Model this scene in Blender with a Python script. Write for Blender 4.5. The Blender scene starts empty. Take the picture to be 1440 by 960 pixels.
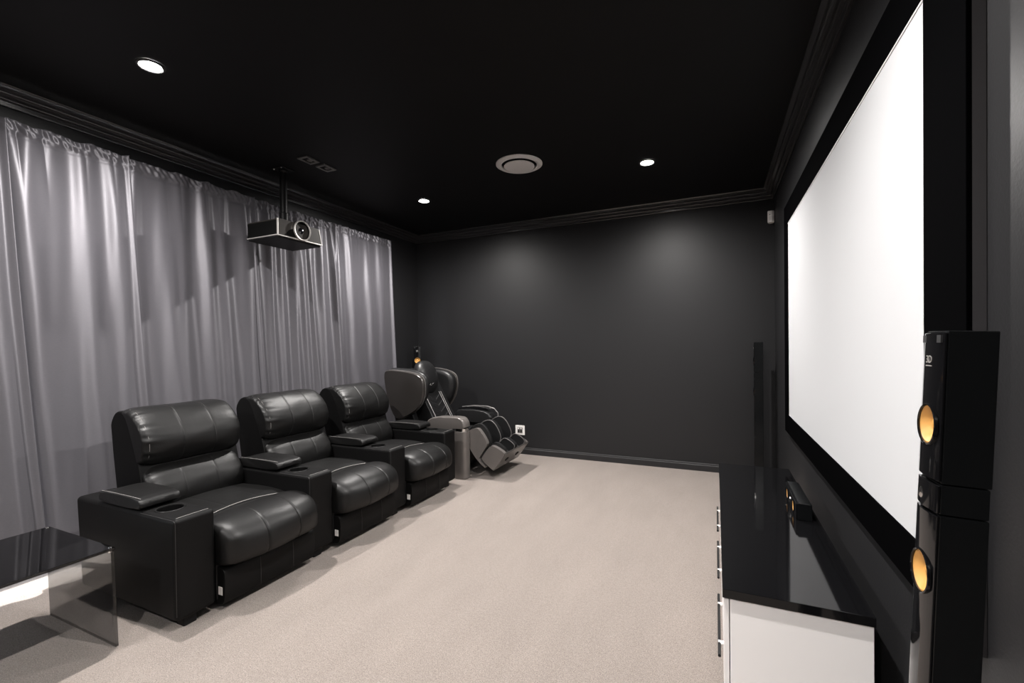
import bpy, bmesh, math, random
from mathutils import Vector, Matrix
R = math.radians
scene = bpy.context.scene
COL = scene.collection

# ------------------------------------------------------------------ camera
YAW, PITCH, ROLL = R(24.388), R(-0.573), R(-0.6814)
F_PX, CAM_H = 631.15, 1.287
cd = bpy.data.cameras.new('camera'); cam = bpy.data.objects.new('camera', cd); COL.objects.link(cam)
fw = Vector((-math.sin(YAW)*math.cos(PITCH), math.cos(YAW)*math.cos(PITCH), math.sin(PITCH)))
rt = Vector((math.cos(YAW), math.sin(YAW), 0)); up = rt.cross(fw)
r2 = rt*math.cos(ROLL) + up*math.sin(ROLL); u2 = -rt*math.sin(ROLL) + up*math.cos(ROLL)
m3 = Matrix((r2, u2, -fw)).transposed()
cam.matrix_world = Matrix.Translation((0, 0, CAM_H)) @ m3.to_4x4()
cd.sensor_width = 36; cd.lens = F_PX/1440*36; cd.shift_y = 13.2/1440; cd.clip_start = 0.02
scene.camera = cam

# ------------------------------------------------------------------ world, exposure, light levels
w = bpy.data.worlds.new('daylight'); scene.world = w; w.use_nodes = True
bg = w.node_tree.nodes['Background']; bg.inputs[0].default_value = (0.86, 0.92, 1.0, 1); bg.inputs[1].default_value = 5.0
sd = bpy.data.lights.new('sun', 'SUN'); sd.energy = 22.0; sd.angle = R(0.6); sd.color = (1.0,0.97,0.93)
sun = bpy.data.objects.new('sun', sd); COL.objects.link(sun); sun.rotation_euler = (0, R(-62), R(-12))
vs = scene.view_settings
vs.view_transform = 'Standard'; vs.look = 'None'; vs.gamma = 1; vs.use_curve_mapping = False
vs.exposure = 0.22
LAMP_COLOR, LAMP_STRENGTH, BEAM_WATTS = (1.0, 0.962, 0.93), 900.0, 215.0

# ------------------------------------------------------------------ room dimensions
XR, XL, YB, YF, H = 0.517, -3.608, 4.935, -2.3, 2.75
CORN = 2.657

# ------------------------------------------------------------------ materials
def mat(name, color=(0.5,0.5,0.5), rough=0.5, metal=0.0, spec=0.5, coat=0.0, coat_rough=0.05, sheen=0.0,
        bump=None, var=None, emit=None, ior=1.5):
    m = bpy.data.materials.new(name); m.use_nodes = True
    nt = m.node_tree; b = nt.nodes['Principled BSDF']
    b.inputs['Base Color'].default_value = (*color, 1)
    b.inputs['Roughness'].default_value = rough; b.inputs['Metallic'].default_value = metal
    b.inputs['Specular IOR Level'].default_value = spec
    b.inputs['Coat Weight'].default_value = coat; b.inputs['Coat Roughness'].default_value = coat_rough
    b.inputs['Sheen Weight'].default_value = sheen; b.inputs['IOR'].default_value = ior
    if emit:
        b.inputs['Emission Color'].default_value = (*emit[0], 1); b.inputs['Emission Strength'].default_value = emit[1]
    tc = nt.nodes.new('ShaderNodeTexCoord')
    def noise(scale, stretch, detail):
        mp = nt.nodes.new('ShaderNodeMapping'); mp.inputs['Scale'].default_value = stretch
        nt.links.new(tc.outputs['Object'], mp.inputs['Vector'])
        n = nt.nodes.new('ShaderNodeTexNoise'); n.inputs['Scale'].default_value = scale; n.inputs['Detail'].default_value = detail
        nt.links.new(mp.outputs[0], n.inputs['Vector']); return n
    if var:                                   # (scale, stretch, amount, detail): mottling of the pigment
        n = noise(var[0], var[1], var[3])
        mr = nt.nodes.new('ShaderNodeMapRange'); mr.inputs['From Min'].default_value = 0.3; mr.inputs['From Max'].default_value = 0.7
        mr.inputs['To Min'].default_value = 1-var[2]; mr.inputs['To Max'].default_value = 1+var[2]
        nt.links.new(n.outputs['Fac'], mr.inputs['Value'])
        vm = nt.nodes.new('ShaderNodeVectorMath'); vm.operation = 'SCALE'; vm.inputs[0].default_value = color
        nt.links.new(mr.outputs[0], vm.inputs['Scale']); nt.links.new(vm.outputs[0], b.inputs['Base Color'])
    if bump:                                  # list of (scale, stretch, strength, distance, detail)
        prev = None
        for sc, st, stg, dist, det in bump:
            n = noise(sc, st, det)
            bp = nt.nodes.new('ShaderNodeBump'); bp.inputs['Strength'].default_value = stg; bp.inputs['Distance'].default_value = dist
            nt.links.new(n.outputs['Fac'], bp.inputs['Height'])
            if prev: nt.links.new(prev.outputs[0], bp.inputs['Normal'])
            prev = bp
        nt.links.new(prev.outputs[0], b.inputs['Normal'])
    return m

I1 = (1,1,1)
M = {}
M['wall'] = mat('charcoal wall paint', (0.0135,0.0134,0.0145), 0.46, spec=0.36, bump=[(140,I1,0.22,0.002,3)])
M['ceiling'] = mat('black ceiling paint', (0.0035,0.0034,0.0037), 0.6, spec=0.2)
M['cornice'] = mat('charcoal satin trim paint', (0.022,0.0215,0.0225), 0.24, spec=0.9)
M['floor'] = None
M['skirting'] = mat('charcoal skirting paint', (0.020,0.0195,0.0205), 0.48, spec=0.3)
M['leather'] = mat('black leather', (0.0045,0.0044,0.0044), 0.44, spec=0.33, bump=[(14,I1,0.12,0.012,3),(260,I1,0.16,0.0016,2)])
M['leather_arm'] = mat('black leather on arms', (0.0035,0.0034,0.0035), 0.55, spec=0.16, bump=[(240,I1,0.14,0.0015,2)])
M['thread'] = mat('grey seam thread', (0.26,0.25,0.24), 0.5)
M['thread_dark'] = mat('dark seam thread', (0.022,0.021,0.021), 0.5)
M['void'] = mat('black plastic', (0.003,0.003,0.003), 0.6, spec=0.1)
M['fabric'] = None
M['black_plastic'] = mat('matt black plastic', (0.005,0.005,0.0055), 0.5, spec=0.25)
M['gloss'] = mat('piano black lacquer', (0.004,0.004,0.0045), 0.06, spec=0.42)
M['spk_side'] = mat('black speaker cabinet', (0.0045,0.005,0.0054), 0.22, spec=0.30)
M['cone'] = mat('golden woven speaker cone', (0.56,0.29,0.075), 0.42, spec=0.5, bump=[(700,I1,0.25,0.0006,1)])
M['chrome'] = mat('chrome', (0.75,0.74,0.72), 0.16, metal=1)
M['silver'] = mat('brushed silver', (0.80,0.77,0.74), 0.38, metal=0.8)
M['taupe'] = mat('taupe metallic plastic', (0.160,0.146,0.138), 0.34, metal=0.35, coat=0.3, coat_rough=0.2)
M['bronze'] = mat('dark bronze plastic', (0.050,0.045,0.042), 0.32, metal=0.3, coat=0.4, coat_rough=0.2)
M['trim_grey'] = mat('pale grey plastic trim', (0.22,0.21,0.205), 0.32, metal=0.4)
M['massage_leather'] = mat('black massage chair leather', (0.008,0.008,0.0085), 0.42, spec=0.42, bump=[(220,I1,0.2,0.0015,2)])
M['mesh_black'] = mat('black padding fabric', (0.007,0.007,0.008), 0.7)
M['white_lacquer'] = mat('white cabinet lacquer', (0.93,0.905,0.895), 0.30, spec=0.5)
M['screen'] = mat('matt white projection fabric', (0.51,0.517,0.53), 0.85, spec=0.2)
M['velvet'] = mat('black velvet', (0.0010,0.0010,0.0012), 1.0, spec=0.01)
M['frame'] = mat('charcoal frame paint', (0.055,0.052,0.055), 0.5, bump=[(140,I1,0.15,0.002,3)])
M['vent'] = mat('pale grey vent plastic', (0.60,0.58,0.57), 0.45)
M['plate'] = mat('white wall plate plastic', (0.74,0.72,0.70), 0.35)
M['insert'] = mat('dark grey insert', (0.10,0.095,0.09), 0.4)
M['proj_body'] = mat('bronze black projector shell', (0.030,0.026,0.023), 0.40, metal=0.1)
M['lens'] = mat('lens glass', (0.01,0.01,0.012), 0.06, coat=1)
M['square_trim'] = mat('dark grey ceiling fitting', (0.10,0.098,0.097), 0.45)
M['lamp'] = mat('downlight lens', (0.9,0.9,0.9), 0.5, emit=(LAMP_COLOR, LAMP_STRENGTH))
M['lamp_ring'] = mat('black downlight ring', (0.03,0.03,0.03), 0.5)
M['alu'] = mat('white window frame', (0.7,0.7,0.7), 0.4)
M['paving'] = mat('pale outdoor paving', (0.6,0.58,0.55), 0.8, var=(3,I1,0.1,4))

def carpet():
    m = mat('beige carpet', (0.262,0.224,0.200), 0.95, spec=0.1, sheen=0.15,
            bump=[(420,I1,0.85,0.006,2),(60,I1,0.25,0.006,3)])
    nt = m.node_tree; b = nt.nodes['Principled BSDF']; tc = nt.nodes.new('ShaderNodeTexCoord')
    def n(scale, st, det, rough=0.6):
        mp = nt.nodes.new('ShaderNodeMapping'); mp.inputs['Scale'].default_value = st
        mp.inputs['Rotation'].default_value = (0,0,R(12))
        nt.links.new(tc.outputs['Object'], mp.inputs['Vector'])
        x = nt.nodes.new('ShaderNodeTexNoise'); x.inputs['Scale'].default_value = scale; x.inputs['Detail'].default_value = det
        x.inputs['Roughness'].default_value = rough; nt.links.new(mp.outputs[0], x.inputs['Vector']); return x
    a = n(3.2, (1.6,0.55,1), 4); c = n(210, I1, 2); d = n(60, I1, 3)
    def ramp(src, lo, hi):
        mr = nt.nodes.new('ShaderNodeMapRange'); mr.inputs['From Min'].default_value = 0.3; mr.inputs['From Max'].default_value = 0.7
        mr.inputs['To Min'].default_value = lo; mr.inputs['To Max'].default_value = hi
        nt.links.new(src.outputs['Fac'], mr.inputs['Value']); return mr
    def mul(p, q):
        k = nt.nodes.new('ShaderNodeMath'); k.operation = 'MULTIPLY'
        nt.links.new(p.outputs[0], k.inputs[0]); nt.links.new(q.outputs[0], k.inputs[1]); return k
    f = mul(mul(ramp(a, .93, 1.06), ramp(c, .66, 1.34)), ramp(d, .92, 1.08))
    vm = nt.nodes.new('ShaderNodeVectorMath'); vm.operation = 'SCALE'; vm.inputs[0].default_value = (0.262,0.224,0.200)
    nt.links.new(f.outputs[0], vm.inputs['Scale']); nt.links.new(vm.outputs[0], b.inputs['Base Color'])
    return m
M['floor'] = carpet()
M['fabric'] = mat('grey satin curtain cloth', (0.108,0.104,0.117), 0.49, metal=0.38, spec=0.6, sheen=0.04,
                  bump=[(90,(1,1,9),0.10,0.002,3)], var=(160,(0.5,0.5,6),0.07,2))

_b = M['fabric'].node_tree.nodes['Principled BSDF']; _b.inputs['Anisotropic'].default_value = 0.70
_t = M['fabric'].node_tree.nodes.new('ShaderNodeCombineXYZ'); _t.inputs[2].default_value = 1.0      # weft floats: sheen drawn out vertically
M['fabric'].node_tree.links.new(_t.outputs[0], _b.inputs['Tangent'])

def smoked(name, tint, rough=0.02):
    m = bpy.data.materials.new(name); m.use_nodes = True; nt = m.node_tree
    nt.nodes.clear()
    out = nt.nodes.new('ShaderNodeOutputMaterial'); mix = nt.nodes.new('ShaderNodeMixShader')
    tr = nt.nodes.new('ShaderNodeBsdfTransparent'); tr.inputs[0].default_value = (*tint, 1)
    gl = nt.nodes.new('ShaderNodeBsdfGlossy'); gl.inputs['Roughness'].default_value = rough
    gl.inputs[0].default_value = (0.9,0.9,0.9,1)
    fr = nt.nodes.new('ShaderNodeFresnel'); fr.inputs[0].default_value = 1.5
    ge = nt.nodes.new('ShaderNodeNewGeometry'); sb = nt.nodes.new('ShaderNodeMath'); sb.operation = 'SUBTRACT'; sb.inputs[0].default_value = 1.0; sb.use_clamp = True
    nt.links.new(ge.outputs['Backfacing'], sb.inputs[1]); mu = nt.nodes.new('ShaderNodeMath'); mu.operation = 'MULTIPLY'
    nt.links.new(fr.outputs[0], mu.inputs[0]); nt.links.new(sb.outputs[0], mu.inputs[1]); nt.links.new(mu.outputs[0], mix.inputs[0]); nt.links.new(tr.outputs[0], mix.inputs[1]); nt.links.new(gl.outputs[0], mix.inputs[2])
    nt.links.new(mix.outputs[0], out.inputs[0]); return m
M['glass_leg'] = smoked('smoked glass', (0.45,0.455,0.46))
M['glass_top'] = smoked('black glass', (0.16,0.165,0.17))
M['pane'] = smoked('clear window glass', (0.95,0.96,0.96))

# ------------------------------------------------------------------ mesh helpers
def new(): return bmesh.new()
def wloc(o):
    v = Vector((0,0,0))
    while o is not None: v += o.location; o = o.parent
    return v
def O(name, bm, m, parent=None, bevel=0.0, seg=2, smooth=True, angle=35, recalc=True):
    if recalc: bmesh.ops.recalc_face_normals(bm, faces=bm.faces[:])
    if bevel > 0:
        es = [e for e in bm.edges if len(e.link_faces) == 2 and e.calc_face_angle(0) > R(25)]
        bmesh.ops.bevel(bm, geom=es, offset=bevel, segments=seg, affect='EDGES', profile=0.5, clamp_overlap=True)
    if parent is not None:
        off = wloc(parent)
        for v in bm.verts: v.co -= off
    me = bpy.data.meshes.new(name); bm.to_mesh(me); bm.free()
    if smooth:
        for p in me.polygons: p.use_smooth = True
        me.set_sharp_from_angle(angle=R(angle))
    me.materials.append(m if not isinstance(m, str) else M[m])
    o = bpy.data.objects.new(name, me); COL.objects.link(o)
    if parent is not None: o.parent = parent
    if bevel > 0 and smooth: wn(o)
    return o
def wn(o):
    md = o.modifiers.new('flat faces', 'WEIGHTED_NORMAL'); md.weight = 100; md.keep_sharp = True
def box(x0,x1,y0,y1,z0,z1,bm=None):
    bm = bm or new()
    v = [bm.verts.new(p) for p in ((x0,y0,z0),(x1,y0,z0),(x1,y1,z0),(x0,y1,z0),(x0,y0,z1),(x1,y0,z1),(x1,y1,z1),(x0,y1,z1))]
    for f in ((0,3,2,1),(4,5,6,7),(0,1,5,4),(1,2,6,5),(2,3,7,6),(3,0,4,7)): bm.faces.new([v[i] for i in f])
    return bm
def prism(pts, a0, a1, axis='y', bm=None):
    """closed polygon extruded along an axis; pts are (x,z) for y, (y,z) for x, (x,y) for z"""
    bm = bm or new()
    def P(p, a): return {'y': (p[0],a,p[1]), 'x': (a,p[0],p[1]), 'z': (p[0],p[1],a)}[axis]
    A = [bm.verts.new(P(p,a0)) for p in pts]; B = [bm.verts.new(P(p,a1)) for p in pts]; n = len(pts)
    bm.faces.new(A); bm.faces.new(B[::-1])
    for i in range(n): bm.faces.new((A[i], B[i], B[(i+1)%n], A[(i+1)%n]))
    return bm
def tube(pts, r, n=8, closed=False, bm=None):
    bm = bm or new(); pts = [Vector(p) for p in pts]; N = len(pts); rings = []
    prev = None
    for i, p in enumerate(pts):
        if closed: t = (pts[(i+1)%N]-pts[i-1]).normalized()
        else: t = (pts[min(i+1,N-1)]-pts[max(i-1,0)]).normalized()
        if prev is None:
            a = t.orthogonal().normalized()
        else:
            a = (prev - t*prev.dot(t)).normalized()
        prev = a; b = t.cross(a)
        rings.append([bm.verts.new(p + (a*math.cos(2*math.pi*k/n) + b*math.sin(2*math.pi*k/n))*r) for k in range(n)])
    for i in range(N if closed else N-1):
        A, B = rings[i], rings[(i+1)%N]
        for k in range(n): bm.faces.new((A[k],A[(k+1)%n],B[(k+1)%n],B[k]))
    if not closed:
        bm.faces.new(rings[0][::-1]); bm.faces.new(rings[-1])
    return bm
def lathe(prof, n=32, c=(0,0,0), axis='z', bm=None, cap=False):
    """prof = [(radius, height)], height along axis"""
    bm = bm or new(); rings = []
    for r, h in prof:
        ring = []
        for k in range(n):
            a = 2*math.pi*k/n; p, q = r*math.cos(a), r*math.sin(a)
            v = {'z': (p,q,h), 'x': (h,p,q), 'y': (p,h,q)}[axis]
            ring.append(bm.verts.new((v[0]+c[0], v[1]+c[1], v[2]+c[2])))
        rings.append(ring)
    for A, B in zip(rings, rings[1:]):
        for k in range(n): bm.faces.new((A[k],A[(k+1)%n],B[(k+1)%n],B[k]))
    if cap:
        bm.faces.new(rings[0][::-1]); bm.faces.new(rings[-1])
    return bm
def smoothpoly(pts, it=2):
    for _ in range(it):
        q = []
        for i in range(len(pts)):
            a, b = pts[i], pts[(i+1)%len(pts)]
            q.append((a[0]*.75+b[0]*.25, a[1]*.75+b[1]*.25)); q.append((a[0]*.25+b[0]*.75, a[1]*.25+b[1]*.75))
        pts = q
    return pts
def loft(prof, y0, y1, n=44, k=0.16, p=6, seams=(), wr=0.0, nw=23, bulge=0.0, seed=0, bx=0.0, bm=None):
    """cushion: closed (x,z) profile swept along y, drawn in at the ends, with seam grooves and end wrinkles"""
    bm = bm or new(); rnd = random.Random(seed)
    cx = sum(q[0] for q in prof)/len(prof); cz = sum(q[1] for q in prof)/len(prof)
    ys = set()
    for i in range(n+1):
        t = i/n; ys.add(round(0.5-0.5*math.cos(math.pi*(0.25*t*2+0.75*t*0.667)) if False else t, 5))
    for e in (0.001,0.003,0.006,0.010,0.016,0.024,0.034,0.046,0.06,0.08,0.10): ys.add(e); ys.add(1-e)
    for s in seams:
        for d in (-0.012,-0.006,0,0.006,0.012): ys.add(round(s+d,5))
    ys = sorted(y for y in ys if 0 <= y <= 1); rings = []; xm = max(q[0] for q in prof)
    ph = [rnd.uniform(0,6.28) for _ in range(6)]
    for t in ys:
        e = abs(2*t-1); s = 1 - k*(1-math.sqrt(max(0.0,1-e**p)))
        for sm in seams:
            d = abs(t-sm)
            if d < 0.013: s -= 0.012*(1-d/0.013)
        de = min(t,1-t)*(y1-y0); wa = wr*(1.0 if t < .5 else .25)*math.exp(-de/0.05)*min(1, de/0.012)
        b = bulge*(1-e**2)
        ring = []
        m_ = len(prof)
        for j, q in enumerate(prof):
            th = 2*math.pi*j/m_
            d = wa*(math.sin(nw*th+ph[0])+0.6*math.sin((nw*1.7)*th+ph[1]+9*t))
            soft = 0.0018*math.sin(5*th+ph[2]+7*t)+0.0008*math.sin(9*th+ph[3]-13*t)
            f = s + (d+soft*0.6)/0.15
            ring.append(bm.verts.new((cx+(q[0]-cx)*f+bx*(1-e**2)*max(0,(q[0]-cx)/(xm-cx))**2, y0+t*(y1-y0), cz+(q[1]-cz)*f + (b if q[1] > cz else 0))))
        rings.append(ring)
    m_ = len(prof)
    for A, B in zip(rings, rings[1:]):
        for j in range(m_): bm.faces.new((A[j],A[(j+1)%m_],B[(j+1)%m_],B[j]))
    bm.faces.new(rings[0][::-1]); bm.faces.new(rings[-1])
    return bm
def resample(pts, n):
    L = [0]
    P = pts+[pts[0]]
    for a, b in zip(P, P[1:]): L.append(L[-1]+math.dist(a,b))
    out = []
    for i in range(n):
        d = L[-1]*i/n; j = max(x for x in range(len(L)-1) if L[x] <= d)
        t = (d-L[j])/max(1e-9, L[j+1]-L[j]); a, b = P[j], P[j+1]
        out.append((a[0]+(b[0]-a[0])*t, a[1]+(b[1]-a[1])*t))
    return out
def thing(name, label, cat, loc=(0,0,0), group=None):
    o = bpy.data.objects.new(name, None); COL.objects.link(o); o.location = loc
    o.empty_display_size = 0.1; tag(o, label, cat, group); return o
def tag(o, label, cat, group=None):
    o['label'] = label; o['category'] = cat
    if group: o['group'] = group
    return o
def struct(o, label=None):
    o['kind'] = 'structure'
    if label: o['label'] = label
    return o
def dup(root, loc, label, rot=None, skip=()):
    r = root.copy(); COL.objects.link(r); r.location = loc; r['label'] = label
    if rot is not None: r.rotation_euler = rot
    for ch in list(root.children):
        if ch in skip: continue
        c = ch.copy(); COL.objects.link(c); c.parent = r
        for g in ch.children:
            d = g.copy(); COL.objects.link(d); d.parent = c
    return r
def cut(o, cutter_bm):
    """subtract a shape from a mesh (used once for the cup wells)"""
    off = wloc(o)
    for v in cutter_bm.verts: v.co -= off
    bmesh.ops.recalc_face_normals(cutter_bm, faces=cutter_bm.faces[:])
    me = bpy.data.meshes.new('cutter'); cutter_bm.to_mesh(me); cutter_bm.free()
    c = bpy.data.objects.new('cutter', me); COL.objects.link(c)
    c.parent = o.parent; 
    had = len(o.modifiers) > 0; o.modifiers.clear()
    md = o.modifiers.new('cut', 'BOOLEAN'); md.object = c; md.operation = 'DIFFERENCE'; md.solver = 'EXACT'
    bpy.context.view_layer.update()
    dg = bpy.context.evaluated_depsgraph_get()
    nm = bpy.data.meshes.new_from_object(o.evaluated_get(dg)); o.modifiers.remove(md); o.data = nm
    bpy.data.objects.remove(c)
    if had: wn(o)

# ================================================================== the room
struct(O('floor', box(XL-.1, XR+.1, YF-.1, YB+.1, -0.05, 0.0), 'floor', smooth=False), 'beige short pile carpet floor')
struct(O('ceiling', box(XL-.1, XR+.1, YF-.1, YB+.1, H, H+.08), 'ceiling', smooth=False), 'black painted ceiling')
struct(O('wall_back', box(XL-.1, XR+.1, YB, YB+.1, 0, H), 'wall', smooth=False), 'charcoal satin wall at the far end')
struct(O('wall_right', box(XR, XR+.1, YF, YB, 0, H), 'wall', smooth=False), 'charcoal wall behind the projection screen')
struct(O('wall_front', box(XL-.1, XR+.1, YF-.1, YF, 0, H), 'wall', smooth=False), 'charcoal wall behind the viewer')
WY0, WY1, WZ0, WZ1 = -0.3, 3.95, 0.04, 2.2
bm = box(XL-.1, XL, YF, WY0, 0, H); box(XL-.1, XL, WY1, YB, 0, H, bm); box(XL-.1, XL, WY0, WY1, WZ1, H, bm); box(XL-.1, XL, WY0, WY1, 0, WZ0, bm)
struct(O('wall_left', bm, 'wall', smooth=False), 'charcoal wall behind the grey curtains')
# window behind the curtains
win = struct(bpy.data.objects.new('window_1', None), 'wide sliding window behind the curtains'); COL.objects.link(win); win.location = (XL-.05, 1.8, WZ0)
bm = new()
for y in (WY0, 0.75, 1.80, 2.86, WY1-.05): box(XL-.08, XL-.03, y, y+.05, WZ0, WZ1, bm)
box(XL-.08, XL-.03, WY0, WY1, WZ0, WZ0+.03, bm); box(XL-.08, XL-.03, WY0, WY1, WZ1-.04, WZ1, bm)
O('window_frame', bm, 'alu', win, smooth=False)
for a, b in ((WY0+.05,.75),(.80,1.80),(1.85,2.86),(2.91,WY1-.05)):
    O('pane', box(XL-.058, XL-.052, a, b, WZ0+.03, WZ1-.04), 'pane', win, smooth=False)
struct(O('trim_4', box(XL-6, XL-.1, YF-4, YB+4, -.12, -.03), 'paving', smooth=False), 'pale paving outside the window')

# stepped cornice: profile (distance from wall, height)
def cornice_prof():
    z, d = CORN, 0.0; pts = [(0, z)]
    for dd in (.018, .024, .024):
        d += dd; r_ = .006
        for k in range(5):
            a_ = R(90*k/4); pts.append((d-r_+r_*math.sin(a_), z+r_-r_*math.cos(a_)))
        z += .014; pts.append((d, z)); pts.append((d+.002, z+.011)); z += .012; d += .002
    d += .012; pts.append((d, z))
    pts.append((d+.012, H)); pts.append((0, H)); return pts
cp = cornice_prof()
struct(O('trim_1', prism([(YB-d, z) for d, z in cp], XL, XR, 'x'), 'cornice', angle=60), 'stepped cornice along the far wall')
struct(O('trim_2', prism([(XL+d, z) for d, z in cp], YF, YB, 'y'), 'cornice', angle=60), 'stepped cornice above the curtains')
struct(O('trim_3', prism([(XR-d, z) for d, z in cp], YF, YB, 'y'), 'cornice', angle=60), 'stepped cornice above the screen')
sp = [(0,0),(.016,0),(.016,.058),(.010,.063),(.010,.072),(.006,.080),(0,.080)]
struct(O('baseboard_back', prism([(YB-d, z) for d, z in sp], XL, XR, 'x'), 'skirting', bevel=.0015), 'low charcoal skirting along the far wall')
struct(O('baseboard_right', prism([(XR-d, z) for d, z in sp], YF, YB, 'y'), 'skirting', bevel=.0015), 'low charcoal skirting under the screen')
bm = prism([(XL+d, z) for d, z in sp], WY1, YB, 'y'); prism([(XL+d, z) for d, z in sp], YF, WY0, 'y', bm)
struct(O('baseboard_left', bm, 'skirting', bevel=.0015), 'low charcoal skirting beside the window')

# ================================================================== ceiling fittings
def downlight(loc, label):
    t = thing('downlight', label, 'downlight', loc, 'recessed ceiling downlights')
    x, y, z = loc
    O('trim_ring', lathe([(.046,-.001),(.062,-.001),(.060,-.006),(.052,-.009),(.046,-.006)], 40, loc), 'lamp_ring', t)
    O('lamp_lens', lathe([(.0005,-.0050),(.02,-.0049),(.042,-.0040),(.046,-.0035)], 40, loc), 'lamp', t)
    ld = bpy.data.lights.new('downlight_beam', 'SPOT'); ld.energy = BEAM_WATTS; ld.color = LAMP_COLOR
    ld.spot_size = R(164); ld.spot_blend = 1.0; ld.shadow_soft_size = 0.02
    lo = bpy.data.objects.new('downlight_beam', ld); COL.objects.link(lo); lo.parent = t; lo.location = (0,0,-.012)
    return t
d0 = downlight((-2.630, 1.353, H), 'lit round ceiling downlight nearest the viewer, above the first recliner')
dup(d0, (-2.638, 3.734, H), 'lit round ceiling downlight in front of the right end of the curtains')
dup(d0, (-0.489, 3.746, H), 'lit round ceiling downlight to the right of the round air vent')
dup(d0, (-0.489, 1.353, H), 'lit round ceiling downlight above the near end of the screen, out of view')

for x_, side in ((-2.630,'curtain'),(-0.489,'screen')):  # unseen pair continuing the grid, added to light faces turned to the viewer
    dup(d0, (x_, -1.027, H), 'round ceiling downlight added for fill light behind the viewer on the %s side, out of view' % side)
VC = (-1.423, 3.32, H)
t = thing('air_vent', 'round pale grey air diffuser in the black ceiling', 'air vent', VC)
O('flange', lathe([(.150,-.002),(.186,-.002),(.186,-.008),(.176,-.014),(.152,-.020),(.142,-.016),(.140,-.003)], 64, VC), 'vent', t)
O('throat', lathe([(.0005,-.0015),(.141,-.0015),(.141,-.006)], 48, VC), 'void', t)
O('disc', lathe([(.0005,-.030),(.112,-.030),(.122,-.027),(.122,-.021),(.0005,-.021)], 64, VC), 'vent', t)
O('stem', lathe([(.012,-.022),(.012,-.0015)], 12, VC), 'vent', t)

def square_fitting(y0, y1, label):
    x0, x1 = -2.905, -2.808
    t = thing('ceiling_fitting', label, 'ceiling fitting', ((x0+x1)/2,(y0+y1)/2,H), 'square ceiling fittings beside the projector pole')
    bm = box(x0,x1,y0,y0+.022,H-.010,H-.0005); box(x0,x1,y1-.022,y1,H-.010,H-.0005,bm)
    box(x0,x0+.018,y0+.022,y1-.022,H-.010,H-.0005,bm); box(x1-.018,x1,y0+.022,y1-.022,H-.010,H-.0005,bm)
    O('frame', bm, 'square_trim', t, smooth=False)
    O('backing', box(x0+.017,x1-.017,y0+.021,y1-.021,H-.003,H-.0006), 'void', t, smooth=False)
    O('gimbal', lathe([(.0005,-.009),(.012,-.009),(.019,-.006),(.021,-.003)], 20, ((x0+x1)/2,(y0+y1)/2+.012,H)), 'square_trim', t)
square_fitting(2.466, 2.596, 'dark square ceiling fitting nearer the projector pole, of a pair')
square_fitting(2.640, 2.765, 'dark square ceiling fitting farther from the projector pole, of a pair')

# ================================================================== curtains
def curtain(y0, y1, ztop, seed, label, ridges, lean=0.13, xbase=-3.47, zbot=0.085, amp=0.052):
    rnd = random.Random(seed); W = y1-y0; ny = max(90, int(W*230)); nz = 60
    rid = []
    for i in range(ridges):
        c = (i+.5+rnd.uniform(-.28,.28))/ridges*W
        rid.append((c, rnd.uniform(.55,1.15), rnd.uniform(.048,.075)*(1.0 if ridges < 7 else .62), rnd.uniform(.015,.035), rnd.uniform(-.03,.03), rnd.uniform(0,6.28)))
    p1, p2, p3 = (rnd.uniform(0,6.28) for _ in range(3))
    zs = [zbot + (ztop-.14-zbot)*i/(nz-18) for i in range(nz-18)] + [ztop-.14+.14*i/17 for i in range(18)]
    verts, faces = [], []
    for z in zs:
        dz = ztop-z; q = dz/(ztop-zbot)
        head = min(1, max(0, (0.075-dz)/0.02)); pinch = math.exp(-((dz-.078)/0.012)**2)
        t = max(0.0, 1-dz/0.45)
        for i in range(ny+1):
            v = W*i/ny; f = 0
            for c, a, w_, sp, dr, ph in rid:
                cc = c + dr*q + .008*math.sin(3*q+ph); g = 0
                for sg in (-1, 1):
                    d = (v-cc-sg*sp*t)/(w_*(1-.35*t)); g = max(g, math.exp(-d*d)) if t > 0.02 else math.exp(-d*d)
                f += a*g*(0.75+.25*math.cos(4*q+ph))
            f += .18*math.sin(v*9+p1+q) + .10*math.sin(v*23+p2-1.5*q)
            A = amp*(0.42+0.58*min(1, dz/0.5))
            dx = A*(f-.45)
            dx += head*(0.0045*math.sin(v*95+p1+70*q)*math.sin(v*41+p2) + .003*math.sin(v*170+p3-120*dz)) - .006*pinch
            dx += .0012*math.sin(v*60+p2+6*q)*math.sin(11*q+v*14)
            edge = min(v, W-v)
            dx *= min(1.0, 0.25+edge/0.06)
            dx += .026*math.exp(-((W-v)/.028)**2) - .016*math.exp(-(v/.035)**2)
            y = y0 + v + lean*q*(0.7+0.3*q)
            zz = z + max(0, 1-dz/.05)*(0.006*math.sin(v*48+p1)*math.sin(v*13+p3)+.004*math.sin(v*31+p2))
            verts.append((xbase+dx+0.02*q, y, zz))
    n1 = ny+1
    for r_ in range(len(zs)-1):
        for i in range(ny): faces.append((r_*n1+i, r_*n1+i+1, (r_+1)*n1+i+1, (r_+1)*n1+i))
    me = bpy.data.meshes.new('curtain'); me.from_pydata(verts, [], faces)
    for p in me.polygons: p.use_smooth = True
    me.materials.append(M['fabric'])
    o = bpy.data.objects.new('curtain', me); COL.objects.link(o)
    md = o.modifiers.new('thickness', 'SOLIDIFY'); md.thickness = 0.003; md.offset = 0
    tag(o, label, 'curtain', 'grey satin curtain panels over the window')
    return o
curtain(0.10, 1.085, 2.545, 11, 'leftmost grey satin curtain panel, cut off by the edge of the photo', 6, xbase=-3.47)
curtain(1.045, 1.640, 2.545, 5, 'grey satin curtain panel behind the glass table and first recliner', 4, amp=.056, xbase=-3.47)
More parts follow.
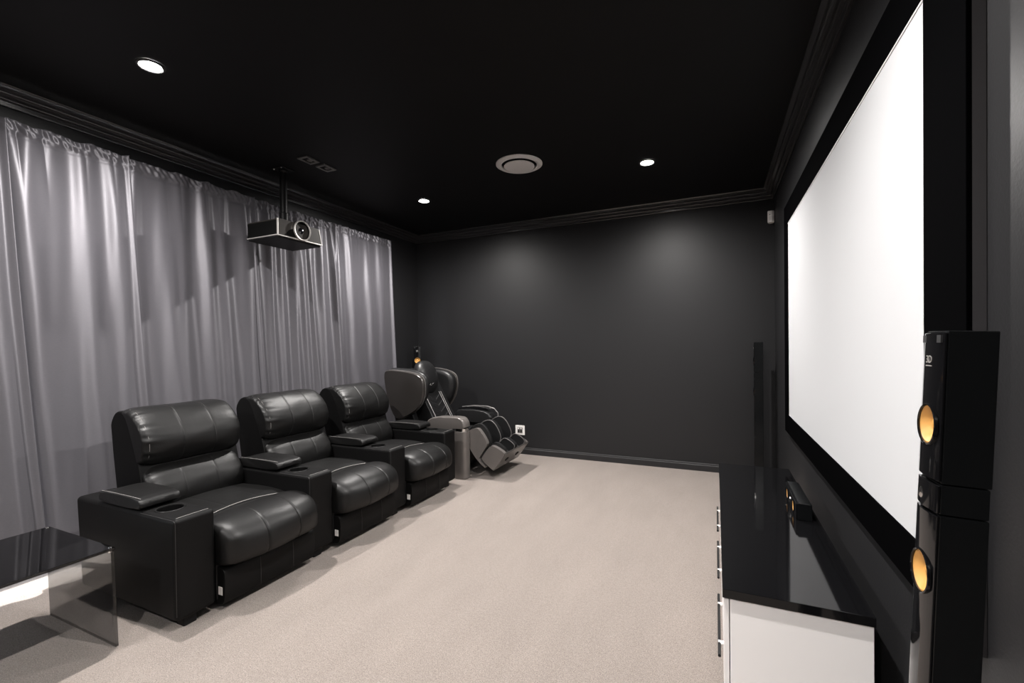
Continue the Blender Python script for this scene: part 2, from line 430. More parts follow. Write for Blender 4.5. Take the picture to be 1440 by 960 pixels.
curtain(1.590, 2.505, 2.540, 8, 'broad grey satin curtain panel left of the projector', 6, xbase=-3.47)
curtain(2.455, 3.375, 2.535, 21, 'grey satin curtain panel directly behind the projector, crossed by its shadow', 8, amp=.066, xbase=-3.47)
curtain(3.325, 4.215, 2.540, 33, 'rightmost grey satin curtain panel, ending before the dark corner', 6, lean=.11, xbase=-3.47)
tr = thing('curtain_track', 'slim dark curtain track behind the gathered curtain tops', 'curtain track', (XL, 2.1, 2.50))
O('rail', box(-3.555, -3.53, 0.05, 4.25, 2.47, 2.50), 'black_plastic', tr, smooth=False)
for y in (.3, 1.3, 2.3, 3.3, 4.1): O('bracket', box(XL, -3.53, y, y+.02, 2.475, 2.495), 'black_plastic', tr, smooth=False)

# ================================================================== recliners
PITCHY = 0.742
seat_prof = resample(smoothpoly([(-3.00,.22),(-3.00,.405),(-2.80,.420),(-2.60,.425),(-2.47,.420),(-2.425,.408),(-2.38,.424),(-2.28,.432),(-2.19,.408),(-2.138,.352),
                                 (-2.128,.285),(-2.150,.230),(-2.22,.212)], 2), 110)
head_prof = resample(smoothpoly([(-3.10,.615),(-2.955,.622),(-2.872,.650),(-2.835,.73),(-2.850,.82),(-2.91,.90),(-2.985,.957),(-3.075,.965),(-3.14,.93),(-3.165,.86)], 2), 110)
lumb_prof = resample(smoothpoly([(-3.09,.37),(-2.86,.36),(-2.80,.40),(-2.785,.47),(-2.81,.55),(-2.87,.622),(-2.94,.655),(-3.07,.65)], 2), 90)
def prof_path(prof, y, sel, lift=1.0, s=1.0):
    cx = sum(q[0] for q in prof)/len(prof); cz = sum(q[1] for q in prof)/len(prof)
    return [(cx+(q[0]-cx)*s*lift, y, cz+(q[1]-cz)*s*lift) for q in prof if sel(q)]
def armrest(t, ya, yb):
    a = O('armrest', prism([(-2.235,.045),(-2.235,.515),(-3.115,.515),(-3.075,.045)], ya, yb, 'y'), 'leather_arm', t, bevel=.022, seg=4)
    cut(a, lathe([(.056,.440),(.056,.60)], 32, (-2.435,(ya+yb)/2,0), cap=True))
    for p in a.data.polygons: p.use_smooth = True
    a.data.set_sharp_from_angle(angle=R(30))
    O('cup_ring', lathe([(.054,.512),(.055,.518),(.060,.519),(.062,.516)], 36, (-2.435,(ya+yb)/2,0)), 'leather', a)
    lid = loft(resample(smoothpoly([(-2.885,.520),(-2.515,.520),(-2.505,.545),(-2.520,.572),(-2.70,.577),(-2.875,.572),(-2.892,.545)],1), 60), ya+.001, yb-.001, n=16, k=.05, p=10)
    O('storage_lid', lid, 'leather', a)
    O('lid_stitching', tube([(x, ya+.010, .5765-.002*abs((x+2.70)/.17)**3) for x in [-2.87+.35*i/16 for i in range(17)]], .0012, 5), 'thread', a)
    O('arm_stitching', tube([(-2.2600,ya+.020,.5148),(-2.2600,yb-.020,.5148)], .0016, 5), 'thread', a)
    O('arm_seam', tube([(-2.2412, ya+.0064, .07),(-2.2412, ya+.0064, .490),(-2.2440, ya+.0066, .502),(-2.2560, ya+.0066, .5086),(-2.52, ya+.0064, .5086)], .0012, 6), 'thread_dark', a)
    O('foot', prism([(-2.26,.0),(-2.26,.05),(-2.32,.05),(-2.32,.0)], ya+.045, ya+.105, 'y'), 'black_plastic', a, bevel=.006)
    O('foot', prism([(-3.02,.0),(-3.02,.05),(-3.08,.05),(-3.08,.0)], ya+.045, ya+.105, 'y'), 'black_plastic', a, bevel=.006)
    return a
def recliner():
    t = thing('recliner', 'black leather theatre recliner beside the glass table, nearest of three in a row', 'recliner', (-2.65, 1.68, 0), 'black leather recliners in a row')
    ya, yb = 1.392, 1.957
    left = armrest(t, 1.208, 1.392); armrest(t, 1.208+PITCHY, 1.392+PITCHY)
    O('seat_base', box(-3.02, -2.25, ya+.004, yb-.004, .05, .23), 'black_plastic', t, bevel=.01)
    fr = O('footrest', loft(resample(smoothpoly([(-2.27,.03),(-2.215,.028),(-2.200,.06),(-2.192,.13),(-2.196,.195),(-2.215,.216),(-2.27,.214)],1), 50), ya+.014, yb-.012, n=20, k=.03, p=12, seed=4), 'leather_arm', t)
    O('seam', tube([(-2.190,ya+.2,.05),(-2.1885,ya+.2,.13),(-2.192,ya+.2,.195)], .0012, 5), 'thread_dark', fr)
    O('seam', tube([(-2.190,ya+.40,.05),(-2.1885,ya+.40,.13),(-2.192,ya+.40,.195)], .0012, 5), 'thread_dark', fr)
    O('care_tag', box(-2.235,-2.206, ya+.006, ya+.0075, .085, .125), 'plate', fr, smooth=False)
    se = O('seat', loft(seat_prof, ya+.004, yb-.004, n=46, k=.16, p=10, seams=(.34,.68), wr=.0015, nw=17, bulge=.016, bx=.030, seed=2), 'leather', t)
    pts = []
    for i in range(25):
        u = i/24; y = ya+.07+(yb-ya-.14)*u
        pts.append((-2.418-.05*math.sin(math.pi*u)*0.6+.03*u, y, .4215+.012*(1-(2*u-1)**2)))
    O('seat_stitching', tube(pts, .0020, 6), 'thread', se)
    O('backrest', prism(smoothpoly([(-3.165,.90),(-3.185,.85),(-3.085,.20),(-2.90,.20),(-2.865,.45),(-2.890,.62),(-2.945,.76),(-3.005,.90),(-3.05,.945),(-3.12,.945)],1), ya+.001, yb-.001, 'y'), 'leather_arm', t, bevel=.012, seg=2)
    lu = O('lumbar_cushion', loft(lumb_prof, ya+.012, yb-.012, n=40, k=.30, p=7, seams=(.33,.67), wr=.004, nw=19, seed=7), 'leather', t)
    hd = O('headrest', loft(head_prof, ya+.002, yb-.002, n=52, k=.19, p=8, seams=(.37,.69), wr=.0034, nw=17, seed=3), 'leather', t)
    for y, s in ((ya+.032,.94),):
        O('stitching', tube(prof_path(head_prof[:], y, lambda q: q[0] > -3.12 and (q[1] > .64), 1.008, s), .0009, 5), 'thread', hd)
    for f_ in (.37,.69):
        O('seam', tube(prof_path(head_prof[:], ya-.006+f_*(yb-ya+.012), lambda q: q[0] > -3.10 and q[1] > .64, 1.0, .985), .0014, 5), 'thread_dark', hd)
    return t, left
rc, left_arm = recliner()
dup(rc, (-2.65, 1.68+PITCHY, 0), 'middle black leather recliner of the row of three', skip=(left_arm,))
dup(rc, (-2.65, 1.68+2*PITCHY, 0), 'black leather recliner beside the massage chair, farthest of three in a row', skip=(left_arm,))

# ================================================================== smoked glass table
tb = thing('glass_table', 'smoked black glass table with slab legs, left of the first recliner', 'table', (-2.675, 0.55, 0))
TX0, TX1, TY0, TY1, TZ = -2.972, -2.385, 0.05, 1.050, 0.435
O('table_top', box(TX0, TX1, TY0-.004, TY1+.004, TZ-.012, TZ), 'glass_top', tb, bevel=.002, smooth=False)
O('leg', prism([(TY1-.012,TZ-.0125),(TY1,TZ-.0125),(TY1+.010,0),(TY1-.002,0)], TX0, TX1, 'x'), 'glass_leg', tb, bevel=.0012, seg=1, smooth=False)
O('leg', prism([(TY0,TZ-.0125),(TY0+.012,TZ-.0125),(TY0+.002,0),(TY0-.010,0)], TX0, TX1, 'x'), 'glass_leg', tb, bevel=.0012, seg=1, smooth=False)
for x in (TX0+.012, TX1-.012): O('metal_joint', lathe([(.0005,TZ+.003),(.006,TZ+.003),(.007,TZ),(.007,TZ-.02),(.0005,TZ-.02)], 16, (x, TY1-.008, 0)), 'chrome', tb)

# ================================================================== projector
pj = thing('projector', 'bronze black projector with chrome lens ring hanging from the ceiling', 'projector', (-3.197, 2.579, H))
PX0, PX1, PY0, PY1, PZ0, PZ1 = -3.340, -3.0, 2.362, 2.780, 2.150, 2.280
O('body', prism([(PY0+.004,PZ0),(PY1,PZ0),(PY1-.026,PZ1-.004),(PY1-.04,PZ1),(PY0+.012,PZ1),(PY0+.004,PZ1-.008)], PX0, PX1, 'x'), 'proj_body', pj, bevel=.003)
O('side_grille', box(PX0+.006, PX1-.012, PY0-.0005, PY0+.006, PZ0+.010, PZ1-.014), 'void', pj, smooth=False)
O('base_trim', box(PX0-.002, PX1+.003, PY0-.002, PY1+.004, PZ0-.002, PZ0+.007), 'silver', pj, bevel=.002)
O('underside', box(PX0+.004, PX1-.006, PY0+.006, PY1-.006, PZ0-.016, PZ0-.001), 'black_plastic', pj, bevel=.006)
O('corner_trim', prism([(PX1-.008,PY0),(PX1+.002,PY0),(PX1+.002,PY0+.010),(PX1-.008,PY0+.010)], PZ0, PZ1-.002, 'z'), 'silver', pj, bevel=.002)
O('corner_trim', prism([(PY1-.002,PZ0),(PY1+.003,PZ0),(PY1-.023,PZ1-.006),(PY1-.029,PZ1-.006)], PX1-.006, PX1+.002, 'x'), 'silver', pj)
LC = (PX1, 2.578, 2.226)
O('lens_hood', lathe([(.078,-.03),(.078,.012),(.070,.014),(.066,.004),(.060,-.02),(.048,-.030)], 48, LC, 'x'), 'void', pj)
O('lens_ring', lathe([(.069,.012),(.070,.018),(.075,.020),(.079,.017),(.080,.010),(.078,.006)], 48, LC, 'x'), 'silver', pj)
O('lens', lathe([(.0005,.006),(.02,.003),(.036,-.005),(.050,-.024)], 40, LC, 'x'), 'lens', pj)
O('lens_recess', prism([(2.42,PZ0+.012),(2.52,PZ0+.012),(2.52,PZ0+.085),(2.47,PZ0+.062)], PX1-.001, PX1+.0012, 'x'), 'void', pj, smooth=False)
O('pole', lathe([(.027,PZ1+.03),(.027,H-.03),(.036,H-.02),(.036,H)], 24, (-3.197,2.579,0)), 'black_plastic', pj)
O('pole_collar', lathe([(.033,PZ1+.035),(.033,PZ1+.11),(.028,PZ1+.115)], 24, (-3.197,2.579,0)), 'black_plastic', pj)
O('ceiling_plate', box(-3.262,-3.132,2.514,2.644,H-.008,H-.0003), 'black_plastic', pj, bevel=.003)
O('bracket', box(-3.27,-3.12,2.50,2.66,PZ1+.018,PZ1+.032), 'black_plastic', pj, bevel=.003)
for sx in (-3.265,-3.13):
    for sy in (2.505,2.645): O('strut', box(sx,sx+.012,sy,sy+.012,PZ1-.004,PZ1+.024), 'black_plastic', pj, smooth=False)
for sx, sy in ((-3.24,2.53),(-3.155,2.53)): O('screw', lathe([(.0005,-.014),(.005,-.013),(.006,-.008)], 10, (sx,sy,H)), 'silver', pj)

# ================================================================== screen on the right wall
SX = 0.490; KS = SX/0.46
SY0, SY1, SZ0, SZ1 = 1.388*KS, 3.600*KS, 1.287-(1.287-.787)*KS, 1.287+(2.110-1.287)*KS
B = 0.150; BN = SY0-1.264
sc = thing('projection_screen', 'large white projection screen in a wide black frame on the right wall', 'projection screen', (XR, 2.49, 1.45))
O('back_frame', box(SX+.004, XR-.0005, SY0-BN, SY1+B+.02, SZ0-.135, SZ1+B), 'frame', sc, smooth=False)
O('fabric', box(SX-.0005, SX+.006, SY0-.01, SY1+.01, SZ0-.01, SZ1+.01), 'screen', sc, smooth=False)
def vel(y0,y1,z0,z1): O('border', box(SX-.006, SX+.006, y0,y1,z0,z1), 'velvet', sc, bevel=.002)
vel(SY0-BN, SY1+B+.02, SZ1, SZ1+B); vel(SY0-BN, SY1+B+.02, SZ0-.135, SZ0)
vel(SY0-BN, SY0, SZ0, SZ1); vel(SY1, SY1+B+.02, SZ0, SZ1)
O('edge_bead', box(SX-.003, SX-.0006, SY0, SY1, SZ1-.007, SZ1-.0005), 'vent', sc, smooth=False)

# ================================================================== tower speakers
def cone(c, r, parent, hosts):
    """driver facing -x, let into the panels named in hosts"""
    for h_ in hosts: cut(h_, lathe([(r*1.0,-.02),(r*1.0,.016)], 40, c, 'x', cap=True))
    O('driver_ring', lathe([(r*1.10,.002),(r*1.09,-.0022),(r*1.03,-.0032),(r*.99,-.0015),(r*.985,.004)], 40, c, 'x'), 'gloss', parent)
    return O('driver_cone', lathe([(r*.995,.0010),(r*.92,.0005),(r*.88,.0025),(r*.40,.0125),(r*.34,.0110),(r*.18,.0090),(.0005,.0082)], 40, c, 'x'), 'cone', parent)
def text_mesh(body, size, name, m, parent, loc, rot):
    cu = bpy.data.curves.new(name, 'FONT'); cu.body = body; cu.size = size; cu.extrude = 0.0003; cu.align_x = 'CENTER'; cu.resolution_u = 2
    o = bpy.data.objects.new(name, cu); COL.objects.link(o); bpy.context.view_layer.update()
    me = bpy.data.meshes.new_from_object(o.evaluated_get(bpy.context.evaluated_depsgraph_get())); bpy.data.objects.remove(o)
    me.materials.clear(); me.materials.append(M[m])
    n = bpy.data.objects.new(name, me); COL.objects.link(n); n.parent = parent; n.location = loc; n.rotation_euler = rot; return n
def tower():
    """faces -x; local origin at floor, centre of plan; 0.073 deep, 0.088 wide"""
    t = thing('tower_speaker', 'tall black tower speaker with two golden cones at the near end of the screen', 'speaker', (0,0,0), 'slim black tower speakers')
    d, w_ = .0365, .044
    def plan(dx=0, c=.006): return [(-d-dx+.004,-w_),(d,-w_),(d,w_),(-d-dx+.004,w_)]
    def facep(y): return -d-.006*(1-(y/w_)**2)
    def body(n, z0, z1, ins, m):
        pts = [(d-ins,-w_+ins),(d-ins,w_-ins),(-d+.004,w_-ins)]+[(-d+.004, -w_+ins)]
        return O(n, prism(pts, z0, z1, 'z'), m, t, bevel=.0022, seg=2)
    def face(z0, z1):
        ys = [-w_+.001+(2*w_-.002)*i/12 for i in range(13)]
        pts = [(facep(y), y) for y in ys]+[(-d+.0035, w_-.001),(-d+.0035,-w_+.001)]
        return O('front_panel', prism(pts, z0, z1, 'z'), 'gloss', t, bevel=.0008, seg=1)
    b1 = body('upper_cabinet', 1.022, 1.300, 0, 'spk_side'); f1 = face(1.026, 1.296)
    body('collar', .966, 1.020, .0015, 'spk_side'); face(.968, 1.018)
    b2 = body('lower_cabinet', .030, .964, .001, 'spk_side'); f2 = face(.034, .962)
    O('top_grille', box(-d-.0045, -d+.004, -w_+.006, w_-.006, 1.278, 1.292), 'mesh_black', f1, smooth=False)
    cone((-d-.0050, 0, 1.124), .036, t, (f1, b1)); cone((-d-.0050, 0, .843), .038, t, (f2, b2))
    O('glint_disc', lathe([(.011,.002),(.010,-.0005),(.0005,-.0012)], 16, (-d-.0055,.012,.990), 'x'), 'chrome', t)  # flat chrome disc standing in for the glint in the collar recess
    O('base_plate', lathe([(.0005,0),(.118,0),(.120,.006),(.114,.014),(.05,.022),(.0005,.024)], 40), 'gloss', t)
    O('stem', lathe([(.026,.02),(.026,.04)], 20), 'spk_side', t)
    text_mesh('3D', .020, 'lettering', 'silver', t, (-d-.0063, .002, 1.240), (R(90),0,R(-90)))
    O('lettering_rule', box(-d-.0065,-d-.005,-.010,.014,1.2335,1.2355), 'silver', t, smooth=False)
    return t
ts = tower()
tilt = R(2.2)
ts.location = (.4135-1.3*math.sin(tilt), 1.100, 0.006); ts.rotation_euler = (0, tilt, 0)
dup(ts, (.362, 4.700, 0), 'tall black tower speaker in the far right corner beyond the cabinet', rot=(0,0,R(-6)))
dup(ts, (-3.455, 4.700, 0), 'black tower speaker in the far left corner behind the massage chair', rot=(0,0,R(128)))

# ================================================================== cabinet under the screen
CX0, CX1, CY0, CY1, CZ = 0.020, 0.441, 1.712, 3.500, 0.408
cb = thing('media_cabinet', 'low white cabinet with glossy black top under the screen', 'cabinet', (0.23, 2.6, 0))
O('carcass', box(CX0+.020, CX1, CY0, CY1, .05, CZ), 'white_lacquer', cb, bevel=.001, seg=1, smooth=False)
O('plinth', box(CX0+.06, CX1-.02, CY0+.04, CY1-.04, 0, .05), 'void', cb, smooth=False)
O('worktop', box(CX0-.004, CX1+.004, CY0-.008, CY1+.008, CZ+.001, .440), 'gloss', cb, bevel=.0022, seg=2)
n = 3; L = (CY1-CY0-.004)/n
for i in range(n):
    a = CY0+.001+i*L
    dr = O('door', box(CX0, CX0+.017, a+.0015, a+L-.0015, .055, CZ-.003), 'white_lacquer', cb, bevel=.0015, seg=1)
    O('handle', tube([(CX0-.014, a+.06, .16),(CX0-.014, a+L-.10, .16)], .0055, 10), 'black_plastic', dr)
    for yy in (a+.14, a+L-.18): O('handle_post', lathe([(.008,-.018),(.008,.0)], 12, (CX0,yy,.16), 'x', cap=True), 'plate', dr)

cs = thing('centre_speaker', 'small black centre speaker with golden cones lying on the black cabinet top', 'speaker', (.395, 2.70, .4402))
cbo = O('cabinet', prism([(.352,.4405),(.352,.4405+.074),(.357,.522),(.412,.519),(.412,.4405)], 2.507, 2.893, 'y'), 'spk_side', cs, bevel=.003)
cfp = O('front_panel', box(.3465,.3525,2.512,2.888,.443,.516), 'gloss', cs, bevel=.002)
for y in (2.60, 2.80): cone((.3468, y, .480), .029, cs, (cfp, cbo))
O('tweeter', lathe([(.014,0),(.013,-.004),(.008,-.003),(.0005,-.006)], 20, (.3465,2.70,.480), 'x'), 'chrome', cs)

# ================================================================== small wall fittings
ol = thing('power_outlet', 'pale square power outlet plate low on the dark far wall', 'outlet', (-2.14, YB, .283))
bm = box(-2.200,-2.080,YB-.010,YB-.0005,.226,.340)
O('plate', bm, 'plate', ol, bevel=.003)
O('insert', box(-2.172,-2.108,YB-.0125,YB-.009,.250,.316), 'insert', ol, smooth=False)
for x in (-2.160,-2.128): O('switch', box(x-.008,x+.012,YB-.017,YB-.012,.296,.311), 'plate', ol, bevel=.001)
for x in (-2.156,-2.124): O('socket_slot', box(x-.006,x+.006,YB-.0135,YB-.012,.258,.284), 'void', ol, smooth=False)
sn = thing('motion_sensor', 'small white motion sensor high in the far right corner', 'sensor', (.489, YB-.02, 2.47))
O('housing', prism([(.455,YB-.055),(.462,YB-.068),(.490,YB-.075),(.514,YB-.062),(.5165,YB-.03),(.50,YB-.0005),(.47,YB-.0005)], 2.425, 2.535, 'z'), 'plate', sn, bevel=.010, seg=3)
O('lens_window', prism([(.466,YB-.0715),(.492,YB-.0775),(.506,YB-.0705),(.49,YB-.07)], 2.445, 2.480, 'z'), 'vent', sn, bevel=.001)
O('indicator', lathe([(.0005,-.004),(.004,-.003),(.004,.004)], 12, (.474,YB-.071,2.498), 'y'), 'void', sn)

# ================================================================== massage chair (faces +x)
mc = thing('massage_chair', 'black and taupe massage chair with winged headrest and raised leg rest', 'massage chair', (-2.65, 4.12, 0))
Y0, Y1 = 3.745, 4.495; YM = (Y0+Y1)/2
O('base', prism(smoothpoly([(-3.05,.0),(-2.40,.0),(-2.36,.12),(-2.40,.34),(-3.05,.36),(-3.10,.18)],1), Y0+.09, Y1-.09, 'y'), 'black_plastic', mc, bevel=.01)
# wings at the head
def wing(pts, y, side, outer, name):
    # side -1: near wing, outer face towards -y; dished outer shell with rounded rim
    bm = new(); n = len(pts); cx = sum(p[0] for p in pts)/n; cz = sum(p[1] for p in pts)/n
    rings = []
    for s, dy in ((0.0,-.030),(.35,-.029),(.65,-.025),(.85,-.017),(.95,-.008),(1.0,.006),(1.0,.030),(.97,.042),(.80,.044)):
        ring = [bm.verts.new((cx+(p[0]-cx)*max(s,.001), y+dy*(-side)*-1 if side < 0 else y-dy, cz+(p[1]-cz)*max(s,.001))) for p in pts]
        rings.append(ring)
    for A, B in zip(rings, rings[1:]):
        for j in range(n): bm.faces.new((A[j],A[(j+1)%n],B[(j+1)%n],B[j]))
    bm.faces.new(rings[0][::-1]); bm.faces.new(rings[-1])
    return O(name, bm, outer, mc)
near = smoothpoly([(-3.19,1.03),(-3.12,1.062),(-2.86,1.040),(-2.70,1.00),(-2.672,.90),(-2.685,.77),(-2.75,.665),(-2.87,.590),(-2.99,.545),(-3.06,.57),(-3.14,.76)], 2)
ws = wing(near, Y0+.03, -1, 'bronze', 'wing_shell')
far = [(x, z) for x, z in smoothpoly([(-3.19,1.03),(-3.12,1.055),(-2.86,1.035),(-2.73,.985),(-2.70,.90),(-2.715,.77),(-2.78,.64),(-2.88,.58),(-2.99,.545),(-3.06,.57),(-3.14,.76)], 2)]
wf = wing(far, Y1-.03, 1, 'bronze', 'wing_shell')
# rim line and inner pads
O('rim', tube([(p[0], Y0+.030, p[1]) for p in near], .003, 6, closed=True), 'trim_grey', ws)
O('rim', tube([(p[0], Y1-.050, p[1]) for p in far], .003, 6, closed=True), 'trim_grey', wf)
def shrink(pts, s, dx=0, dz=0):
    n = len(pts); cx = sum(p[0] for p in pts)/n; cz = sum(p[1] for p in pts)/n
    return [(cx+(p[0]-cx)*s+dx, cz+(p[1]-cz)*s+dz) for p in pts]
O('wing_pad', loft(resample(shrink(near,.98,-.01,.022),70), Y0+.05, Y0+.16, n=12, k=.30, p=2.5, seed=1), 'massage_leather', mc)
O('wing_pad', loft(resample(shrink(far,1.0),70), Y1-.17, Y1-.055, n=12, k=.24, p=2.5, seed=5), 'massage_leather', mc)
O('pad_stitching', tube([(p[0], Y1-.135, p[1]) for p in shrink(far,.80) if p[0] > -2.95], .0022, 5), 'trim_grey', mc)
# small mark on the near wing, raised strokes only
for i, (dx, h_) in enumerate(((-.20,.026),(-.175,.030),(-.152,.028),(-.132,.024),(-.10,.026),(-.082,.024),(-.06,.026))):
    O('wing_mark', box(-2.90+dx, -2.90+dx+.013, Y0-.0012, Y0+.004, .80, .80+h_), 'trim_grey', ws, smooth=False)
# back rest
back = [(-2.60,.40),(-2.72,.62),(-2.86,.86),(-2.96,1.04),(-3.04,1.06),(-3.10,1.02),(-2.98,.70),(-2.86,.36),(-2.70,.33)]
O('back_shell', prism(smoothpoly([(-2.80,.34),(-3.02,.90),(-3.06,1.04),(-3.16,1.06),(-3.22,.98),(-3.16,.62),(-3.06,.30)],1), Y0+.10, Y1-.10, 'y'), 'black_plastic', mc, bevel=.015)
bp = O('back_pad', loft(resample(smoothpoly(back,2),80), Y0+.17, Y1-.17, n=26, k=.08, p=6, seed=9), 'massage_leather', mc)
def back_pt(s, y, lift=.004):
    a, b = Vector((-2.585,.41)), Vector((-2.935,1.03)); p = a.lerp(b, s); nrm = Vector((b-a).yx); nrm = Vector((.871,.492))
    return (p.x+nrm.x*lift, y, p.y+nrm.y*lift)
for k in range(5):
    s = .10+.10*k
    O('chevron_stitch', tube([back_pt(s+.10, YM-.17), back_pt(s, YM-.05), back_pt(s+.07, YM+.06)], .0045, 6), 'mesh_black', bp)
for y in (YM+.075, YM+.105, YM-.19):
    O('side_piping', tube([back_pt(i/12*.62, y, .006) for i in range(13)], .0035, 6), 'trim_grey', bp)
# head pillow
def pillow(c, rx, ry, rz):
    bm = new(); bmesh.ops.create_uvsphere(bm, u_segments=36, v_segments=20, radius=1)
    for v in bm.verts:
        x, y, z = v.co
        sq = lambda a, e: math.copysign(abs(a)**e, a)
        v.co = (sq(x,.9)*rx, sq(y,.80)*ry, sq(z,.85)*rz)
        v.co.x -= .45*v.co.z*.5
        if z < 0: v.co.y *= 1-.25*abs(z)
        v.co += Vector(c)
    return bm
hp = O('head_pillow', pillow((-2.885,YM-.035,.965), .085, .165, .178), 'massage_leather', mc)
O('pillow_piping', tube([(-2.89+.050-.225*.165*math.cos(a), YM+.005-.118+.03*abs(math.cos(a))*-1*0, .965+.150*math.cos(a)) for a in [R(15+10*i) for i in range(12)]], .0035, 6), 'trim_grey', hp)
em = []
for a, b in ((-1,1),): pass
dv = Vector((.80,-.60,0)); tv = Vector((.60,.80,0)); uv = Vector((0,0,1))
ok, hit, nrm_, _i = hp.ray_cast(Vector((-2.885,YM-.020,.893))+dv-wloc(hp), -dv)
ec = hit + wloc(hp); bm = new()
shape = [(-.040,.016),(-.010,.002),(0,-.008),(.010,.002),(.040,.016),(.016,-.008),(0,-.018),(-.016,-.008)]
fa = [bm.verts.new(ec+dv*.006+tv*a_+uv*b_) for a_, b_ in shape]; fb = [bm.verts.new(ec-dv*.006+tv*a_+uv*b_) for a_, b_ in shape]
bm.faces.new(fa); bm.faces.new(fb[::-1])
for k in range(8): bm.faces.new((fa[k],fa[(k+1)%8],fb[(k+1)%8],fb[k]))
O('emblem', bm, 'chrome', hp, smooth=False)
# seat
O('seat', loft(resample(smoothpoly([(-2.80,.30),(-2.80,.40),(-2.60,.415),(-2.38,.43),(-2.28,.40),(-2.27,.34),(-2.34,.28)],2),60), Y0+.16, Y1-.16, n=18, k=.08, p=6, seed=8), 'massage_leather', mc)
# arms
def arm(ya, yb, col):
    s = O('arm_shell', loft(resample(smoothpoly([(-2.66,.44),(-2.66,.55),(-2.58,.592),(-2.34,.604),(-2.25,.596),(-2.213,.55),(-2.209,.490),(-2.340,.490),(-2.38,.46),(-2.48,.44)],1),70), ya, yb, n=16, k=.10, p=5, seed=2), col, mc)
    return s
a1 = arm(Y0, Y0+.125, 'taupe')
O('chrome_band', prism(smoothpoly([(-2.335,Y0+.012),(-2.24,Y0+.006),(-2.214,Y0+.03),(-2.214,Y0+.095),(-2.25,Y0+.118),(-2.335,Y0+.112)],1), .462, .492, 'z'), 'chrome', a1)
O('arm_column', prism(smoothpoly([(-2.360,Y0+.004),(-2.24,Y0-.002),(-2.205,Y0+.025),(-2.205,Y0+.098),(-2.24,Y0+.124),(-2.360,Y0+.118)],2), .002, .463, 'z'), 'taupe', mc, bevel=.006)
O('side_panel', prism(smoothpoly([(-3.02,.02),(-2.42,.02),(-2.38,.10),(-2.40,.40),(-2.62,.50),(-2.95,.50),(-3.06,.30)],1), Y0+.03, Y0+.09, 'y'), 'black_plastic', mc, bevel=.01)
a2 = O('arm_pad', loft(resample(smoothpoly([(-2.70,.46),(-2.70,.58),(-2.50,.595),(-2.28,.58),(-2.225,.52),(-2.24,.46),(-2.40,.44)],2),60), Y1-.15, Y1-.02, n=16, k=.14, p=4, seed=12, wr=.004), 'massage_leather', mc)
O('arm_trim', tube([(-2.66,Y1-.030,.600),(-2.50,Y1-.030,.620),(-2.33,Y1-.030,.618),(-2.25,Y1-.030,.598),(-2.205,Y1-.030,.55),(-2.20,Y1-.030,.47),(-2.205,Y1-.030,.40)], .0065, 8), 'trim_grey', a2)
O('arm_cap', loft(resample(smoothpoly([(-2.68,.585),(-2.66,.605),(-2.45,.620),(-2.28,.605),(-2.27,.590),(-2.5,.592)],1),40), Y1-.11, Y1-.03, n=10, k=.1, p=4), 'gloss', a2)
O('side_panel', prism(smoothpoly([(-3.02,.02),(-2.34,.02),(-2.26,.10),(-2.24,.44),(-2.62,.50),(-2.95,.50),(-3.06,.30)],1), Y1-.09, Y1-.02, 'y'), 'black_plastic', mc, bevel=.01)
# leg rest: calf section and foot section, each an open tray with three fins
LY0, LY1 = 3.835, 4.425
calf = smoothpoly([(-2.285,.400),(-2.262,.445),(-2.135,.498),(-2.095,.480),(-2.012,.362),(-2.020,.325),(-2.105,.205),(-2.100,.180),(-2.025,.118),(-2.050,.112),(-2.15,.200)], 2)
foot = smoothpoly([(-2.082,.190),(-2.068,.225),(-1.985,.330),(-1.945,.335),(-1.838,.282),(-1.826,.258),(-1.945,.100),(-1.962,.100)], 2)
calf_fin = smoothpoly([(-2.29,.36),(-2.25,.475),(-2.13,.545),(-2.05,.500),(-1.985,.375),(-2.00,.32),(-2.08,.22),(-2.16,.25)], 2)
foot_fin = smoothpoly([(-2.05,.235),(-1.985,.345),(-1.935,.365),(-1.845,.310),(-1.835,.275),(-1.94,.13),(-1.97,.13)], 2)
calf_low = smoothpoly([(-2.30,.34),(-2.25,.395),(-2.12,.35),(-2.05,.26),(-2.05,.21),(-2.10,.18),(-2.20,.26)], 2)
foot_low = smoothpoly([(-2.05,.20),(-2.00,.275),(-1.93,.255),(-1.87,.215),(-1.945,.110),(-1.965,.110)], 2)
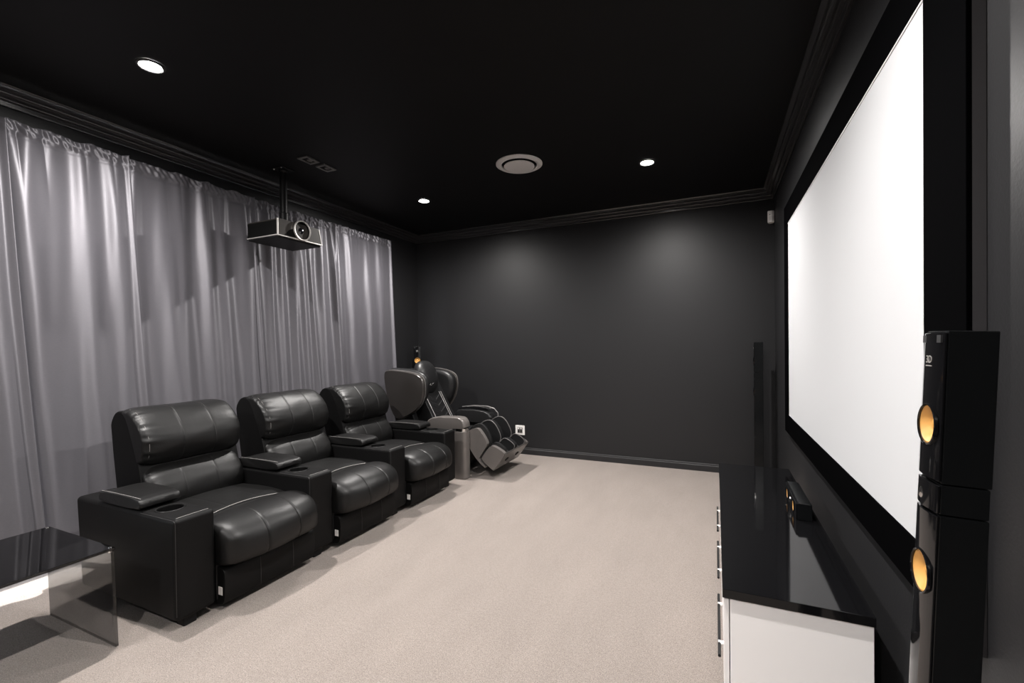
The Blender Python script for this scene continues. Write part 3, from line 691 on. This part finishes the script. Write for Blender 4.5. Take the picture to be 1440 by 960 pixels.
lr = O('leg_rest', prism(calf_low, LY0+.03, LY1-.03, 'y'), 'mesh_black', mc, bevel=.008)
ft = O('foot_rest', prism(foot_low, LY0+.03, LY1-.03, 'y'), 'mesh_black', mc, bevel=.006)
for ya, yb in ((LY0, LY0+.05), (LY1-.05, LY1)):
    O('calf_shell', prism(calf, ya, yb, 'y'), 'taupe', lr, bevel=.008, seg=2)
    O('foot_shell', prism(foot, ya, yb, 'y'), 'taupe', ft, bevel=.008, seg=2)
for ya, yb in ((LY0+.052, LY0+.085), (YM-.035, YM+.045), (LY1-.085, LY1-.052)):
    O('calf_fin', prism(calf_fin, ya, yb, 'y'), 'massage_leather', lr, bevel=.010, seg=2)
    O('foot_fin', prism(foot_fin, ya, yb, 'y'), 'massage_leather', ft, bevel=.008, seg=2)
for y in (YM-.035, LY1-.085):
    O('calf_piping', tube([(p[0]+.004, y, p[1]+.004) for p in resample(calf_fin,48) if p[0]*.61+p[1]*.79 > -1.015], .0034, 6), 'trim_grey', lr)
    O('foot_piping', tube([(p[0]+.003, y, p[1]+.003) for p in resample(foot_fin,40) if p[0]*.61+p[1]*.79 > -.975], .003, 6), 'trim_grey', ft)
# sole plate
so = prism([(-1.952,.092),(-1.822,.262),(-1.834,.272),(-1.964,.102)], LY0+.004, LY1-.004, 'y')
sp_ = O('sole_plate', so, 'bronze', ft, bevel=.003)
for y in (LY0+.17, LY1-.17):
    c = Vector((-1.887,y,.177)); nrm = Vector((.79,0,-.61)); a = Vector((.61,0,.79))
    bm = new(); vs_ = []
    for k in range(16):
        th = 2*math.pi*k/16; vs_.append(c+nrm*.004+a*(.022*math.sin(th))+Vector((0,1,0))*(.034*math.cos(th)))
    vv = [bm.verts.new(p) for p in vs_]; v2 = [bm.verts.new(p-nrm*.008) for p in vs_]
    bm.faces.new(vv); bm.faces.new(v2[::-1])
    for k in range(16): bm.faces.new((vv[k],vv[(k+1)%16],v2[(k+1)%16],v2[k]))
    O('sole_slot', bm, 'void', ft, smooth=False)
